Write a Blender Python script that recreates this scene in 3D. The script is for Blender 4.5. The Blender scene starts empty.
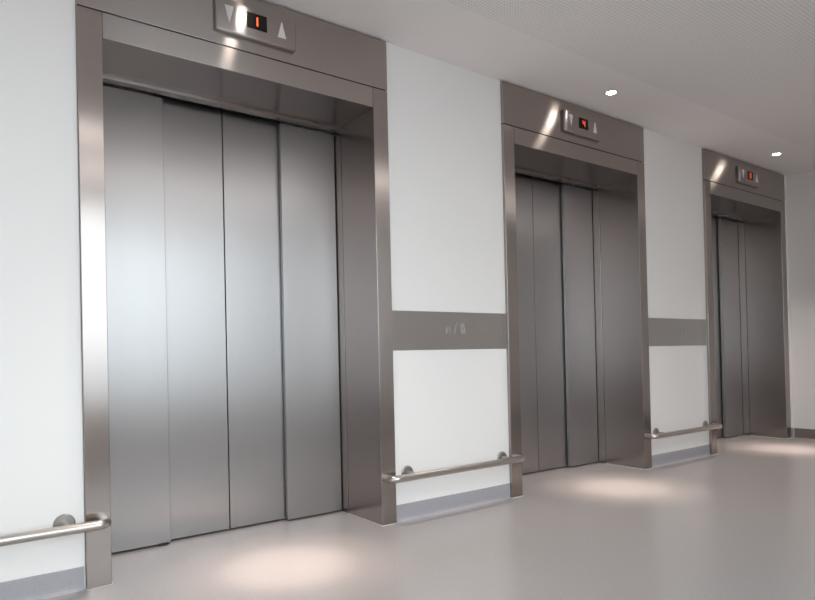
import bpy, bmesh, math
from mathutils import Vector, Matrix

scene = bpy.context.scene
COL = scene.collection
PI = math.pi

# ------------------------------------------------------------------ dimensions (metres)
W, S = 1.4434, 2.2858            # surround width, spacing of the lifts
A = 0.0888                       # jamb face width
ZO, ZS, H = 2.1386, 2.2428, 2.500  # opening, header seam, surround top
D = 0.335                        # depth of the reveal
CEIL = 2.508
YW = 0.018                       # face of the lift wall (surrounds stand proud of it)
XR = 6.10                        # end wall
XL = -3.2                        # left wall
YB = -3.75                       # window wall
YP = -0.455                      # edge of the perforated ceiling field

# ------------------------------------------------------------------ materials
def new_mat(name):
    m = bpy.data.materials.new(name); m.use_nodes = True
    nt = m.node_tree
    return m, nt, nt.nodes['Principled BSDF']

def N(nt, kind, **kw):
    n = nt.nodes.new(kind)
    for k, v in kw.items(): setattr(n, k, v)
    return n

def L(nt, a, b): nt.links.new(a, b)

def metal(name, base, rough, aniso, grain):
    """brushed stainless steel; grain is the brushing direction (x, y, z)"""
    m, nt, b = new_mat(name)
    b.inputs['Metallic'].default_value = 1.0
    b.inputs['Anisotropic'].default_value = aniso
    geo = N(nt, 'ShaderNodeNewGeometry')
    cr = N(nt, 'ShaderNodeVectorMath', operation='CROSS_PRODUCT')
    cr.inputs[1].default_value = [g + d for g, d in zip(grain, (.013, .021, .034))]
    nrm = N(nt, 'ShaderNodeVectorMath', operation='NORMALIZE')
    L(nt, geo.outputs['Normal'], cr.inputs[0])
    L(nt, cr.outputs[0], nrm.inputs[0]); L(nt, nrm.outputs[0], b.inputs['Tangent'])
    tc = N(nt, 'ShaderNodeTexCoord')
    mp = N(nt, 'ShaderNodeMapping')
    sc = [420.0, 420.0, 420.0]
    for i in range(3):
        if abs(grain[i]) > .5: sc[i] = 1.2
    mp.inputs['Scale'].default_value = sc
    L(nt, tc.outputs['Object'], mp.inputs['Vector'])
    ns = N(nt, 'ShaderNodeTexNoise'); ns.inputs['Scale'].default_value = 1.0; ns.inputs['Detail'].default_value = 3.0
    L(nt, mp.outputs[0], ns.inputs['Vector'])
    r = N(nt, 'ShaderNodeMapRange'); r.inputs['To Min'].default_value = rough * .96; r.inputs['To Max'].default_value = rough * 1.04
    L(nt, ns.outputs['Fac'], r.inputs['Value']); L(nt, r.outputs[0], b.inputs['Roughness'])
    mx = N(nt, 'ShaderNodeMix', data_type='RGBA')
    mx.inputs['A'].default_value = (*[c * .985 for c in base], 1); mx.inputs['B'].default_value = (*[min(1, c * 1.015) for c in base], 1)
    L(nt, ns.outputs['Fac'], mx.inputs['Factor']); L(nt, mx.outputs['Result'], b.inputs['Base Color'])
    return m

def plain(name, base, rough=.6, metallic=0.0, spec=.5, bump=0.0, bscale=300):
    m, nt, b = new_mat(name)
    b.inputs['Base Color'].default_value = (*base, 1)
    b.inputs['Roughness'].default_value = rough
    b.inputs['Metallic'].default_value = metallic
    b.inputs['Specular IOR Level'].default_value = spec
    if bump:
        tc = N(nt, 'ShaderNodeTexCoord'); ns = N(nt, 'ShaderNodeTexNoise')
        ns.inputs['Scale'].default_value = bscale; ns.inputs['Detail'].default_value = 3
        L(nt, tc.outputs['Object'], ns.inputs['Vector'])
        bp = N(nt, 'ShaderNodeBump'); bp.inputs['Strength'].default_value = bump; bp.inputs['Distance'].default_value = .001
        L(nt, ns.outputs['Fac'], bp.inputs['Height']); L(nt, bp.outputs[0], b.inputs['Normal'])
    return m

def emit(name, col, strength):
    m, nt, b = new_mat(name)
    b.inputs['Base Color'].default_value = (*col, 1)
    b.inputs['Emission Color'].default_value = (*col, 1)
    b.inputs['Emission Strength'].default_value = strength
    return m

STEEL = (.415, .374, .354)
M_door = metal('brushed_steel_doors', (.412, .390, .386), .34, .80, (0, 0, 1))
M_jamb = metal('brushed_steel_jambs', (.395, .348, .328), .25, .92, (0, 0, 1))
M_head = metal('brushed_steel_headers', STEEL, .235, 1.0, (1, 0, 0))
M_rail = metal('satin_steel_rail', (.56, .52, .49), .28, .3, (1, 0, 0))
M_band = metal('brushed_steel_band', (.58, .57, .56), .42, .8, (1, 0, 0))
M_mark = plain('etched_marks', (.45, .44, .43), .6, .0)
M_flange = plain('satin_steel_flange', (.38, .36, .345), .38, 1.0)
M_dark = plain('black_rubber', (.02, .02, .02), .6)
M_glass_black = plain('black_display_glass', (.012, .010, .010), .3, spec=.12)
M_arrow = plain('frosted_arrow_lens', (.55, .53, .52), .8, spec=.15)
M_led = emit('red_led', (1.0, .09, .02), 1.6)
M_led_dim = emit('dim_red_led', (1.0, .10, .04), .55)
M_seal = plain('pale_sealant', (.62, .60, .585), .5)
M_wall = plain('white_wall_paint', (.90, .872, .852), .55, bump=.06, bscale=220)
M_wall_end = plain('dimmed_wall_paint', (.76, .74, .725), .55, bump=.06, bscale=220)  # wall paint darkened: the end wall's dimmer light is put into its colour
M_trimring = plain('white_trim_ring', (.80, .79, .77), .4)
M_lens = emit('lamp_lens', (1.0, .90, .80), 34.0)
M_strip = emit('strip_lamp_diffuser', (1.0, .98, .955), 3.2)
M_winframe = plain('window_frame_paint', (.55, .56, .57), .4)

# floor: matt vinyl with a fine fleck
def floor_mat():
    m, nt, b = new_mat('speckled_vinyl_floor')
    tc = N(nt, 'ShaderNodeTexCoord')
    n1 = N(nt, 'ShaderNodeTexNoise'); n1.inputs['Scale'].default_value = 190; n1.inputs['Detail'].default_value = 2
    L(nt, tc.outputs['Object'], n1.inputs['Vector'])
    cr = N(nt, 'ShaderNodeValToRGB')
    cr.color_ramp.elements[0].position = .35; cr.color_ramp.elements[0].color = (.375, .346, .338, 1)
    cr.color_ramp.elements[1].position = .65; cr.color_ramp.elements[1].color = (.445, .412, .404, 1)
    L(nt, n1.outputs['Fac'], cr.inputs['Fac'])
    L(nt, cr.outputs[0], b.inputs['Base Color'])
    b.inputs['Roughness'].default_value = .27
    b.inputs['IOR'].default_value = 1.55
    return m
M_floor = floor_mat()

def skirting_mat(name, ca, cb):
    m, nt, b = new_mat(name)
    tc = N(nt, 'ShaderNodeTexCoord')
    n1 = N(nt, 'ShaderNodeTexNoise'); n1.inputs['Scale'].default_value = 380; n1.inputs['Detail'].default_value = 2
    L(nt, tc.outputs['Object'], n1.inputs['Vector'])
    cr = N(nt, 'ShaderNodeValToRGB')
    cr.color_ramp.elements[0].position = .35; cr.color_ramp.elements[0].color = (*ca, 1)
    cr.color_ramp.elements[1].position = .65; cr.color_ramp.elements[1].color = (*cb, 1)
    L(nt, n1.outputs['Fac'], cr.inputs['Fac']); L(nt, cr.outputs[0], b.inputs['Base Color'])
    b.inputs['Roughness'].default_value = .5
    return m
M_skirt = skirting_mat('blue_grey_skirting', (.36, .345, .375), (.43, .412, .442))
M_skirt_end = skirting_mat('brown_grey_skirting', (.165, .135, .120), (.20, .165, .148))

# ceiling: white board; the field beyond YP is drilled with a square grid of round holes
def ceiling_mat():
    m, nt, b = new_mat('perforated_ceiling_board')
    b.inputs['Roughness'].default_value = .8
    tc = N(nt, 'ShaderNodeTexCoord'); sp = N(nt, 'ShaderNodeSeparateXYZ')
    L(nt, tc.outputs['Object'], sp.inputs[0])
    P = .018
    def cell(o):
        a = N(nt, 'ShaderNodeMath', operation='DIVIDE'); a.inputs[1].default_value = P
        L(nt, o, a.inputs[0])
        f = N(nt, 'ShaderNodeMath', operation='FRACT'); L(nt, a.outputs[0], f.inputs[0])
        s = N(nt, 'ShaderNodeMath', operation='SUBTRACT'); s.inputs[1].default_value = .5; L(nt, f.outputs[0], s.inputs[0])
        q = N(nt, 'ShaderNodeMath', operation='MULTIPLY'); L(nt, s.outputs[0], q.inputs[0]); L(nt, s.outputs[0], q.inputs[1])
        return q
    qx, qy = cell(sp.outputs['X']), cell(sp.outputs['Y'])
    ad = N(nt, 'ShaderNodeMath', operation='ADD'); L(nt, qx.outputs[0], ad.inputs[0]); L(nt, qy.outputs[0], ad.inputs[1])
    lt = N(nt, 'ShaderNodeMath', operation='LESS_THAN'); lt.inputs[1].default_value = .23 ** 2; L(nt, ad.outputs[0], lt.inputs[0])
    fld = N(nt, 'ShaderNodeMath', operation='LESS_THAN'); fld.inputs[1].default_value = YP; L(nt, sp.outputs['Y'], fld.inputs[0])
    far = N(nt, 'ShaderNodeMath', operation='GREATER_THAN'); far.inputs[1].default_value = -2.05; L(nt, sp.outputs['Y'], far.inputs[0])
    m1 = N(nt, 'ShaderNodeMath', operation='MULTIPLY'); L(nt, lt.outputs[0], m1.inputs[0]); L(nt, fld.outputs[0], m1.inputs[1])
    m2 = N(nt, 'ShaderNodeMath', operation='MULTIPLY'); L(nt, m1.outputs[0], m2.inputs[0]); L(nt, far.outputs[0], m2.inputs[1])
    mx = N(nt, 'ShaderNodeMix', data_type='RGBA')
    mx.inputs['A'].default_value = (.92, .885, .87, 1); mx.inputs['B'].default_value = (.68, .655, .645, 1)
    L(nt, m2.outputs[0], mx.inputs['Factor']); L(nt, mx.outputs['Result'], b.inputs['Base Color'])
    return m
M_ceil = ceiling_mat()

def pane_mat():
    m = bpy.data.materials.new('clear_window_glass'); m.use_nodes = True
    nt = m.node_tree; nt.nodes.clear()
    o = N(nt, 'ShaderNodeOutputMaterial'); t = N(nt, 'ShaderNodeBsdfTransparent'); g = N(nt, 'ShaderNodeBsdfGlossy')
    t.inputs[0].default_value = (.93, .96, .96, 1); g.inputs['Roughness'].default_value = .02
    lw = N(nt, 'ShaderNodeLayerWeight'); lw.inputs['Blend'].default_value = .5
    pw = N(nt, 'ShaderNodeMath', operation='POWER'); pw.inputs[1].default_value = 5.0; L(nt, lw.outputs['Facing'], pw.inputs[0])
    f = N(nt, 'ShaderNodeMapRange'); f.inputs['To Min'].default_value = .04; f.inputs['To Max'].default_value = .9; L(nt, pw.outputs[0], f.inputs['Value'])
    mx = N(nt, 'ShaderNodeMixShader'); L(nt, f.outputs[0], mx.inputs[0]); L(nt, t.outputs[0], mx.inputs[1]); L(nt, g.outputs[0], mx.inputs[2])
    L(nt, mx.outputs[0], o.inputs['Surface'])
    return m
M_pane = pane_mat()

# ------------------------------------------------------------------ mesh helpers
def box(bm, x0, x1, y0, y1, z0, z1, bevel=0.0, seg=2):
    r = bmesh.ops.create_cube(bm, size=1.0)
    vs = r['verts']
    bmesh.ops.scale(bm, verts=vs, vec=(x1 - x0, y1 - y0, z1 - z0))
    bmesh.ops.translate(bm, verts=vs, vec=((x0 + x1) / 2, (y0 + y1) / 2, (z0 + z1) / 2))
    if bevel:
        es = list({e for v in vs for e in v.link_edges})
        bmesh.ops.bevel(bm, geom=es, offset=bevel, segments=seg, affect='EDGES', profile=.5)

def prism(bm, pts, y0, y1):
    """polygon in x,z pulled from y0 to y1"""
    a = [bm.verts.new((x, y0, z)) for x, z in pts]; b = [bm.verts.new((x, y1, z)) for x, z in pts]
    bm.faces.new(a); bm.faces.new(b[::-1])
    n = len(pts)
    for i in range(n): bm.faces.new((a[i], b[i], b[(i + 1) % n], a[(i + 1) % n]))

def lathe(bm, prof, centre, axis='y', n=40):
    """prof: (radius, height along axis)"""
    rings = []
    for r, h in prof:
        ring = []
        for k in range(n):
            t = 2 * PI * k / n
            c, s = r * math.cos(t), r * math.sin(t)
            p = {'y': (c, h, s), 'z': (c, s, h)}[axis]
            ring.append(bm.verts.new(Vector(centre) + Vector(p)))
        rings.append(ring)
    for a, b in zip(rings, rings[1:]):
        for k in range(n): bm.faces.new((a[k], a[(k + 1) % n], b[(k + 1) % n], b[k]))
    bm.faces.new(rings[0]); bm.faces.new(rings[-1][::-1])

def tube(bm, path, r, n=20):
    path = [Vector(p) for p in path]
    rings = []
    for i, p in enumerate(path):
        t = (path[min(i + 1, len(path) - 1)] - path[max(i - 1, 0)]).normalized()
        u = Vector((0, 0, 1)); v = t.cross(u).normalized(); u = v.cross(t)
        rings.append([bm.verts.new(p + r * (math.cos(2 * PI * k / n) * v + math.sin(2 * PI * k / n) * u)) for k in range(n)])
    for a, b in zip(rings, rings[1:]):
        for k in range(n): bm.faces.new((a[k], a[(k + 1) % n], b[(k + 1) % n], b[k]))
    bm.faces.new(rings[0]); bm.faces.new(rings[-1][::-1])

def obj(name, bm, mat, parent=None, smooth=False):
    bmesh.ops.recalc_face_normals(bm, faces=bm.faces)
    me = bpy.data.meshes.new(name); bm.to_mesh(me); bm.free()
    if smooth:
        for p in me.polygons: p.use_smooth = True
        me.set_sharp_from_angle(angle=math.radians(35))
    me.materials.append(mat)
    o = bpy.data.objects.new(name, me); COL.objects.link(o)
    if parent: o.parent = parent
    return o

def bx(name, mat, parent, *a, bevel=0.0, seg=2):
    bm = bmesh.new(); box(bm, *a, bevel=bevel, seg=seg)
    return obj(name, bm, mat, parent)

def thing(name, label, cat, loc, group=None):
    o = bpy.data.objects.new(name, None); COL.objects.link(o)
    o.location = loc; o.empty_display_size = .1
    o['label'] = label; o['category'] = cat
    if group: o['group'] = group
    return o

def struct(name, bm, mat):
    o = obj(name, bm, mat); o['kind'] = 'structure'
    return o

# ------------------------------------------------------------------ the setting
bm = bmesh.new(); box(bm, XL - .2, XR + .2, YB - .2, .62, -.12, 0); struct('floor', bm, M_floor)
bm = bmesh.new(); box(bm, XL - .2, XR + .2, YB - .2, .62, CEIL, CEIL + .15); struct('ceiling', bm, M_ceil)

bm = bmesh.new()
edges = [XL]
for i in range(3): edges += [i * S, i * S + W]
edges.append(XR)
for i, nm in enumerate(('wall_back_left', 'wall_back_middle', 'wall_back_right', 'wall_back_corner')):
    bm = bmesh.new(); box(bm, edges[2 * i] + (.0015 if i else 0), edges[2 * i + 1] - (.0015 if i < 3 else 0), YW, .52, 0, CEIL); struct(nm, bm, M_wall)
bm = bmesh.new(); box(bm, XL, XR, .52, .62, 0, CEIL); struct('light_leak_backing', bm, M_wall)  # backing added behind the doors so no sky leaks through the gaps
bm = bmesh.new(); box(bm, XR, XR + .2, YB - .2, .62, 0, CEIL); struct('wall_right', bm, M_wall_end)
LW = (-3.45, -2.6, .12, 1.75)        # tall window in the left wall: y0, y1, z0, z1
bm = bmesh.new()
box(bm, XL - .2, XL, YB - .2, LW[0], 0, CEIL); box(bm, XL - .2, XL, LW[1], .62, 0, CEIL)
box(bm, XL - .2, XL, LW[0], LW[1], 0, LW[2]); box(bm, XL - .2, XL, LW[0], LW[1], LW[3], CEIL)
struct('wall_left', bm, M_wall)
bm = bmesh.new(); t = .05; ym = (LW[0] + LW[1]) / 2
for a, b in ((LW[0], LW[0] + t), (ym - .02, ym + .02), (LW[1] - t, LW[1])): box(bm, XL - .13, XL - .07, a, b, LW[2], LW[3])
for p, q in ((LW[0] + t, ym - .02), (ym + .02, LW[1] - t)):
    box(bm, XL - .13, XL - .07, p, q, LW[2], LW[2] + t); box(bm, XL - .13, XL - .07, p, q, LW[3] - t, LW[3])
w = struct('window_4', bm, M_winframe)
bm = bmesh.new()
for p, q in ((LW[0] + t, ym - .02), (ym + .02, LW[1] - t)): box(bm, XL - .103, XL - .097, p, q, LW[2] + t, LW[3] - t)
obj('pane', bm, M_pane, w)

# window wall opposite the lifts
SILL, HEAD = .42, 2.44
WINS = [(-2.0, -1.1), (-.75, .45), (.8, 2.1)]
bm = bmesh.new()
box(bm, XL, XR, YB - .2, YB, 0, SILL); box(bm, XL, XR, YB - .2, YB, HEAD, CEIL)
xs = [XL] + [v for w in WINS for v in w] + [XR]
for i in range(0, len(xs), 2): box(bm, xs[i], xs[i + 1], YB - .2, YB, SILL, HEAD)
struct('wall_front', bm, M_wall)
for i, (a, b) in enumerate(WINS):
    bm = bmesh.new(); t = .05; mid = (a + b) / 2
    box(bm, a, a + t, YB - .13, YB - .07, SILL, HEAD); box(bm, b - t, b, YB - .13, YB - .07, SILL, HEAD)
    box(bm, a + t, b - t, YB - .13, YB - .07, SILL, SILL + t); box(bm, a + t, b - t, YB - .13, YB - .07, HEAD - t, HEAD)
    box(bm, mid - .02, mid + .02, YB - .13, YB - .07, SILL + t, HEAD - t)
    w = struct('window_%d' % (i + 1), bm, M_winframe)
    bm = bmesh.new()
    for p, q in ((a + t, mid - .02), (mid + .02, b - t)): box(bm, p, q, YB - .103, YB - .097, SILL + t, HEAD - t)
    obj('pane', bm, M_pane, w)

# coved skirtings
SK = .088
def skirt_x(name, x0, x1):
    bm = bmesh.new()
    prof = [(YW, 0), (YW - .014, 0), (YW - .010, .004), (YW - .0055, .012), (YW - .004, .022), (YW - .004, SK - .002), (YW - .002, SK), (YW, SK)]
    a = [bm.verts.new((x0, y, z)) for y, z in prof]; b = [bm.verts.new((x1, y, z)) for y, z in prof]
    n = len(prof)
    for i in range(n): bm.faces.new((a[i], b[i], b[(i + 1) % n], a[(i + 1) % n]))
    bm.faces.new(a[::-1]); bm.faces.new(b)
    struct(name, bm, M_skirt)
skirt_x('baseboard_left', XL, -.007)
skirt_x('baseboard_middle', W + .007, S - .007)
skirt_x('baseboard_back', S + W + .007, 2 * S - .007)
skirt_x('baseboard_corner', 2 * S + W + .007, XR)
bm = bmesh.new(); box(bm, XR - .006, XR, YB, YW - .014, 0, SK); struct('baseboard_right', bm, M_skirt_end)

# ------------------------------------------------------------------ elevators
SEG = {'a': (0, 1, 2), 'b': (1, 1, 1), 'c': (1, 0, 1), 'd': (0, 0, 2), 'e': (0, 0, 1), 'f': (0, 1, 1), 'g': (0, .5, 2)}
CHARS = {'1': 'bc', '4': 'fgbc', '0': 'abcdef'}
def digit_bm(ch, cx, cz, y, w=.020, h=.040, t=.0062):
    bm = bmesh.new()
    on = CHARS[ch]
    x0, x1, z0, z1 = cx - w / 2, cx + w / 2, cz - h / 2, cz + h / 2
    if ch == '1': x0 -= w / 2; x1 -= w / 2
    g = .0006
    for s in on:
        if s in 'adg':
            z = {'a': z1, 'd': z0, 'g': cz}[s]
            box(bm, x0 + t / 2 + g, x1 - t / 2 - g, y - .001, y, z - t / 2, z + t / 2)
        else:
            x = x1 if s in 'bc' else x0
            za, zb = (cz, z1) if s in 'bf' else (z0, cz)
            box(bm, x - t / 2, x + t / 2, y - .001, y, za + g, zb - g)
    return bm

def make_elevator(i, label, ch, led):
    ox = i * S
    e = thing('elevator', label, 'elevator', (ox, 0, 0), 'row of steel elevators along the lobby wall')
    bv = .0022
    # solid jambs: face strip and deep reveal in one
    bx('jamb', M_jamb, e, 0, A, 0, D, .003, ZS - .002, bevel=bv)
    bx('jamb', M_jamb, e, W - A, W, 0, D, .003, ZS - .002, bevel=bv)
    bx('lintel', M_head, e, A + .0012, W - A - .0012, 0, D, ZO, ZS - .002, bevel=bv)
    bx('header_panel', M_head, e, 0, W, -.001, D - .02, ZS + .002, H, bevel=bv)
    for s in (0, 1):                                # pale sealant bead round each foot
        bm = bmesh.new()
        x0, x1 = (0, A) if s == 0 else (W - A, W)
        box(bm, x0 - .006, x1 + .006, -.007, YW - .003, 0, .003, bevel=.001, seg=1)
        if s == 0: box(bm, x1 - .01, x1 + .006, YW - .003, D, 0, .003)
        else: box(bm, x0 - .006, x0 + .01, YW - .003, D, 0, .003)
        obj('sealant', bm, M_seal, e)
    # inner door lining behind a shadow joint
    for s in (0, 1):
        x0, x1 = (A - .06, A) if s == 0 else (W - A, W - A + .06)
        bx('door_lining', M_jamb, e, x0, x1, D + .004, .47, .002, ZO, bevel=.001, seg=1)
    bx('door_lining', M_head, e, A + .001, W - A - .001, D + .003, .392, ZO - .014, ZO + .05, bevel=.001, seg=1)
    # four telescopic leaves, the outer two in front
    mid = W / 2
    zt, zb = ZO - .023, .010
    leaves = [(A + .004, .4205, .400), (.400, mid - .0025, .440), (mid + .0025, W - .400, .440), (W - .4205, W - A - .006, .400)]
    for k, (x0, x1, y) in enumerate(leaves):
        d = bx('door_leaf', M_door, e, x0, x1, y, y + .028, zb, zt + (.045 if k in (1, 2) else 0), bevel=.0018)
        if i == 0 and k == 0:
            bx('guide_shoe', M_dark, d, x1 - .055, x1 - .012, y - .004, y + .01, .0035, .0125)
    # floor indicator
    cx, cz = mid, 2.370
    ind = bmesh.new(); box(ind, .535, .917, -.024, .002, 2.296, 2.444, bevel=.011, seg=5)
    p = obj('floor_indicator', ind, M_head, e, smooth=True)
    bx('display', M_glass_black, p, .676, .770, -.0262, -.0235, 2.343, 2.413, bevel=.0008, seg=1)
    obj('digit', digit_bm(ch, cx + .002, 2.378, -.0262), led, p)
    for s, ax in ((-1, .595), (1, .843)):
        bm = bmesh.new()
        hw, hh = .021, .037
        prism(bm, [(ax - hw, 2.376 - s * hh), (ax + hw, 2.376 - s * hh), (ax + .0015, 2.376 + s * hh), (ax - .0015, 2.376 + s * hh)], -.0252, -.023)
        obj('arrow', bm, M_arrow, p)
    return e

make_elevator(0, 'nearest and largest brushed steel elevator, red 1 on its indicator, left of the photo', '1', M_led)
make_elevator(1, 'middle of the three steel elevators, red 4 on its indicator, between the two wall bands', '4', M_led_dim)
make_elevator(2, 'farthest brushed steel elevator, smallest in view, beside the end wall at right', '0', M_led_dim)

# ------------------------------------------------------------------ steel bands between the lifts
def text_bm(body, size):
    cu = bpy.data.curves.new('t', 'FONT'); cu.body = body; cu.size = size; cu.align_x = 'CENTER'; cu.align_y = 'CENTER'
    cu.extrude = .0006
    o = bpy.data.objects.new('t', cu); COL.objects.link(o)
    me = bpy.data.meshes.new_from_object(o.evaluated_get(bpy.context.evaluated_depsgraph_get()))
    bpy.data.objects.remove(o); bpy.data.curves.remove(cu)
    bm = bmesh.new(); bm.from_mesh(me); bpy.data.meshes.remove(me)
    bmesh.ops.rotate(bm, verts=bm.verts, cent=(0, 0, 0), matrix=Matrix.Rotation(PI / 2, 3, 'X'))
    return bm

for x0, x1, body, mx, mz, label in (
        (W, S, 'n / 8', 1.885, 1.008, 'grey steel wall band between the nearest and the middle elevator, faint pale marking on it'),
        (S + W, 2 * S, 'M', 4.20, .995, 'grey steel wall band between the middle and the farthest elevator')):
    c = (x0 + x1) / 2
    t = thing('wall_band', label, 'wall plate', (c, YW, .998), 'steel wall bands between the elevators')
    bx('plate', M_band, t, x0 - c + .001, x1 - c - .001, -.004, 0, -.105, .105, bevel=.001, seg=1)
    bm = text_bm(body, .080)
    bmesh.ops.translate(bm, verts=bm.verts, vec=(mx - c, -.0042, mz - .998))
    obj('marking', bm, M_mark, t)

# ------------------------------------------------------------------ low bumper rails
RY, RR = -.072, .0185
def handrail(x0, x1, bend0, bend1, brackets, RZ, label):
    c = (x0 + x1) / 2
    t = thing('handrail', label, 'handrail', (c, 0, 0), 'low steel handrails between the elevators')
    R = .034
    path = []
    if bend0:
        path.append((x0 - c, -.0005, RZ))
        for k in range(9):
            a = PI / 2 * k / 8
            path.append((x0 - c + R - R * math.cos(a), RY + R - R * math.sin(a), RZ))
    else:
        path.append((x0 - c, RY, RZ))
    if bend1:
        for k in range(9):
            a = PI / 2 * k / 8
            path.append((x1 - c - R + R * math.sin(a), RY + R - R * math.cos(a), RZ))
        path.append((x1 - c, -.0005, RZ))
    else:
        path.append((x1 - c, RY, RZ))
    bm = bmesh.new(); tube(bm, path, RR)
    obj('rail', bm, M_rail, t, smooth=True)
    for bxx in brackets:
        bm = bmesh.new()
        lathe(bm, [(.012, RY + .012 - YW), (.012, -.006), (.012, 0)], (bxx - c, YW, RZ + .004))
        br = obj('bracket', bm, M_flange, t, smooth=True)
        bm = bmesh.new()
        lathe(bm, [(.033, -.008), (.037, -.005), (.038, 0)], (bxx - c, YW, RZ + .004))
        obj('flange', bm, M_flange, br, smooth=True)
OL, OV = .066, .028
handrail(-2.2, .064, False, True, [-.070, -1.1, -2.1], .256, 'low steel handrail at the lower left corner, on the wall left of the nearest elevator')
handrail(W - OL, S + OV, True, True, [W + .085, S - .062], .243, 'low steel handrail between the nearest and the middle elevator')
handrail(S + W - OL, 2 * S + OV, True, True, [S + W + .085, 2 * S - .062], .243, 'low steel handrail between the middle and the farthest elevator')

# ------------------------------------------------------------------ lamps
LY = -.243
names = ['small round ceiling downlight in front of the nearest elevator, above the frame of the photo',
         'small bright round ceiling downlight in front of the middle elevator',
         'small bright round ceiling downlight in front of the farthest elevator']
for i in range(3):
    x = i * S + .722
    t = thing('ceiling_downlight', names[i], 'ceiling light', (x, LY, CEIL), 'row of ceiling downlights in front of the elevators')
    bm = bmesh.new()
    n = 40
    prof = [(.030, 0), (.043, 0), (.043, -.002), (.041, -.0035), (.033, -.0035), (.030, -.001)]
    rings = [[bm.verts.new((r * math.cos(2 * PI * k / n), r * math.sin(2 * PI * k / n), h)) for k in range(n)] for r, h in prof]
    for q in range(len(rings)):
        a, b = rings[q], rings[(q + 1) % len(rings)]
        for k in range(n): bm.faces.new((a[k], a[(k + 1) % n], b[(k + 1) % n], b[k]))
    obj('trim_ring', bm, M_trimring, t, smooth=True)
    bm = bmesh.new(); lathe(bm, [(.0295, 0), (.0295, -.0012)], (0, 0, 0), 'z'); obj('lens', bm, M_lens, t)
    ld = bpy.data.lights.new('downlight_beam', 'SPOT'); ld.energy = 150; ld.color = (1.0, .86, .76)
    ld.spot_size = math.radians(16); ld.spot_blend = 1.0; ld.shadow_soft_size = .025
    lo = bpy.data.objects.new('downlight_beam', ld); COL.objects.link(lo); lo.location = (0, 0, -.03); lo.parent = t
    ld = bpy.data.lights.new('downlight_halo', 'SPOT'); ld.energy = 115; ld.color = (1.0, .80, .68)
    ld.spot_size = math.radians(27); ld.spot_blend = 1.0; ld.shadow_soft_size = .016
    lo = bpy.data.objects.new('downlight_halo', ld); COL.objects.link(lo); lo.location = (0, 0, -.03); lo.parent = t
    ld = bpy.data.lights.new('downlight_spill', 'SPOT'); ld.energy = 62; ld.color = (1.0, .90, .83)
    ld.spot_size = math.radians(76); ld.spot_blend = 1.0; ld.shadow_soft_size = .016
    lo = bpy.data.objects.new('downlight_spill', ld); COL.objects.link(lo); lo.location = (0, 0, -.03); lo.parent = t

STRIPS = [(-1.3, .4, -2.2, .15, 'left ceiling strip lamp in the row nearer the elevators'),
          (.7, 3.2, -2.2, .13, 'middle ceiling strip lamp in the row nearer the elevators'),
          (3.5, 5.7, -2.2, .10, 'narrow ceiling strip lamp near the end wall at right'),
          (-1.3, .4, -3.1, .15, 'left ceiling strip lamp in the row along the windows'),
          (.7, 2.4, -3.1, .15, 'right ceiling strip lamp in the row along the windows')]
for x0, x1, yy, hw, lab in STRIPS:
    t = thing('ceiling_strip_light', lab, 'ceiling light', ((x0 + x1) / 2, yy, CEIL), 'ceiling strip lamps over the lobby')
    h = (x1 - x0) / 2
    bx('housing', M_trimring, t, -h, h, -hw - .01, hw + .01, -.006, 0, bevel=.001, seg=1)
    bx('diffuser', M_strip, t, -h + .01, h - .01, -hw, hw, -.008, -.0055)

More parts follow.
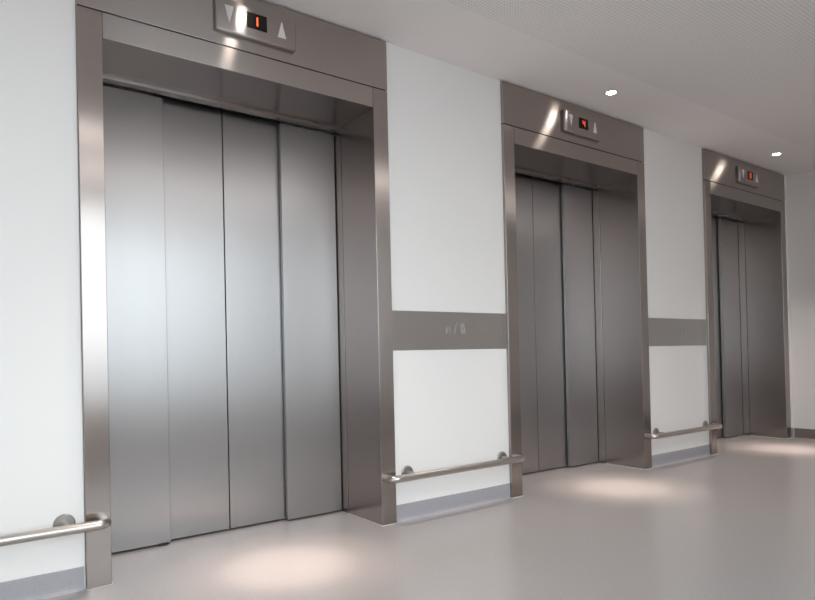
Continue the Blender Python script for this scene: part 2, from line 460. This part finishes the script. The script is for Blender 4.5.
# daylight
wd = bpy.data.worlds.new('overcast_sky'); scene.world = wd; wd.use_nodes = True
nt = wd.node_tree; bg = nt.nodes['Background']
tc = N(nt, 'ShaderNodeTexCoord'); sp = N(nt, 'ShaderNodeSeparateXYZ'); L(nt, tc.outputs['Generated'], sp.inputs[0])
cr = N(nt, 'ShaderNodeValToRGB'); mr = N(nt, 'ShaderNodeMapRange')
mr.inputs['From Min'].default_value = -1; mr.inputs['From Max'].default_value = 1
L(nt, sp.outputs['Z'], mr.inputs['Value']); L(nt, mr.outputs[0], cr.inputs['Fac'])
e = cr.color_ramp.elements
e[0].position = .46; e[0].color = (.25, .275, .31, 1)
e[1].position = .52; e[1].color = (.87, .94, 1.0, 1)
L(nt, cr.outputs[0], bg.inputs['Color'])
bg.inputs['Strength'].default_value = 4.6
for a, b in WINS:
    ld = bpy.data.lights.new('window_portal', 'AREA'); ld.shape = 'RECTANGLE'; ld.size = b - a; ld.size_y = HEAD - SILL
    ld.cycles.is_portal = True
    lo = bpy.data.objects.new('window_portal', ld); COL.objects.link(lo)
    lo.location = ((a + b) / 2, YB - .16, (SILL + HEAD) / 2); lo.rotation_euler = (PI / 2, 0, 0)
ld = bpy.data.lights.new('window_portal', 'AREA'); ld.shape = 'RECTANGLE'; ld.size = LW[1] - LW[0]; ld.size_y = LW[3] - LW[2]
ld.cycles.is_portal = True
lo = bpy.data.objects.new('window_portal', ld); COL.objects.link(lo)
lo.location = (XL - .16, (LW[0] + LW[1]) / 2, (LW[2] + LW[3]) / 2); lo.rotation_euler = (PI / 2, 0, -PI / 2)

# ------------------------------------------------------------------ camera
f, yaw, pitch, roll = 623.297, .628018, .0088329, -.0225095
C = Vector((-.399268, -2.652787, .867218))
ppx, ppy = -1.41, 49.69
fw = Vector((math.sin(yaw) * math.cos(pitch), math.cos(yaw) * math.cos(pitch), math.sin(pitch)))
r = fw.cross(Vector((0, 0, 1))).normalized(); u = r.cross(fw)
r2 = math.cos(roll) * r + math.sin(roll) * u; u2 = -math.sin(roll) * r + math.cos(roll) * u
cd = bpy.data.cameras.new('camera'); cam = bpy.data.objects.new('camera', cd); COL.objects.link(cam)
cam.matrix_world = Matrix(((r2.x, u2.x, -fw.x, C.x), (r2.y, u2.y, -fw.y, C.y), (r2.z, u2.z, -fw.z, C.z), (0, 0, 0, 1)))
cd.sensor_fit = 'HORIZONTAL'; cd.sensor_width = 36.0; cd.lens = f / 815 * 36
cd.shift_x = -ppx / 815; cd.shift_y = ppy / 815
cd.clip_start = .02
scene.camera = cam

# ------------------------------------------------------------------ view
vs = scene.view_settings
scene.display_settings.display_device = 'sRGB'
vs.view_transform = 'Standard'; vs.look = 'None'; vs.gamma = 1.0; vs.use_curve_mapping = False
vs.exposure = 0.48
cy = scene.cycles
cy.use_denoising = True
cy.max_bounces = 10; cy.diffuse_bounces = 5; cy.glossy_bounces = 6; cy.transparent_max_bounces = 8
cy.sample_clamp_indirect = 6.0
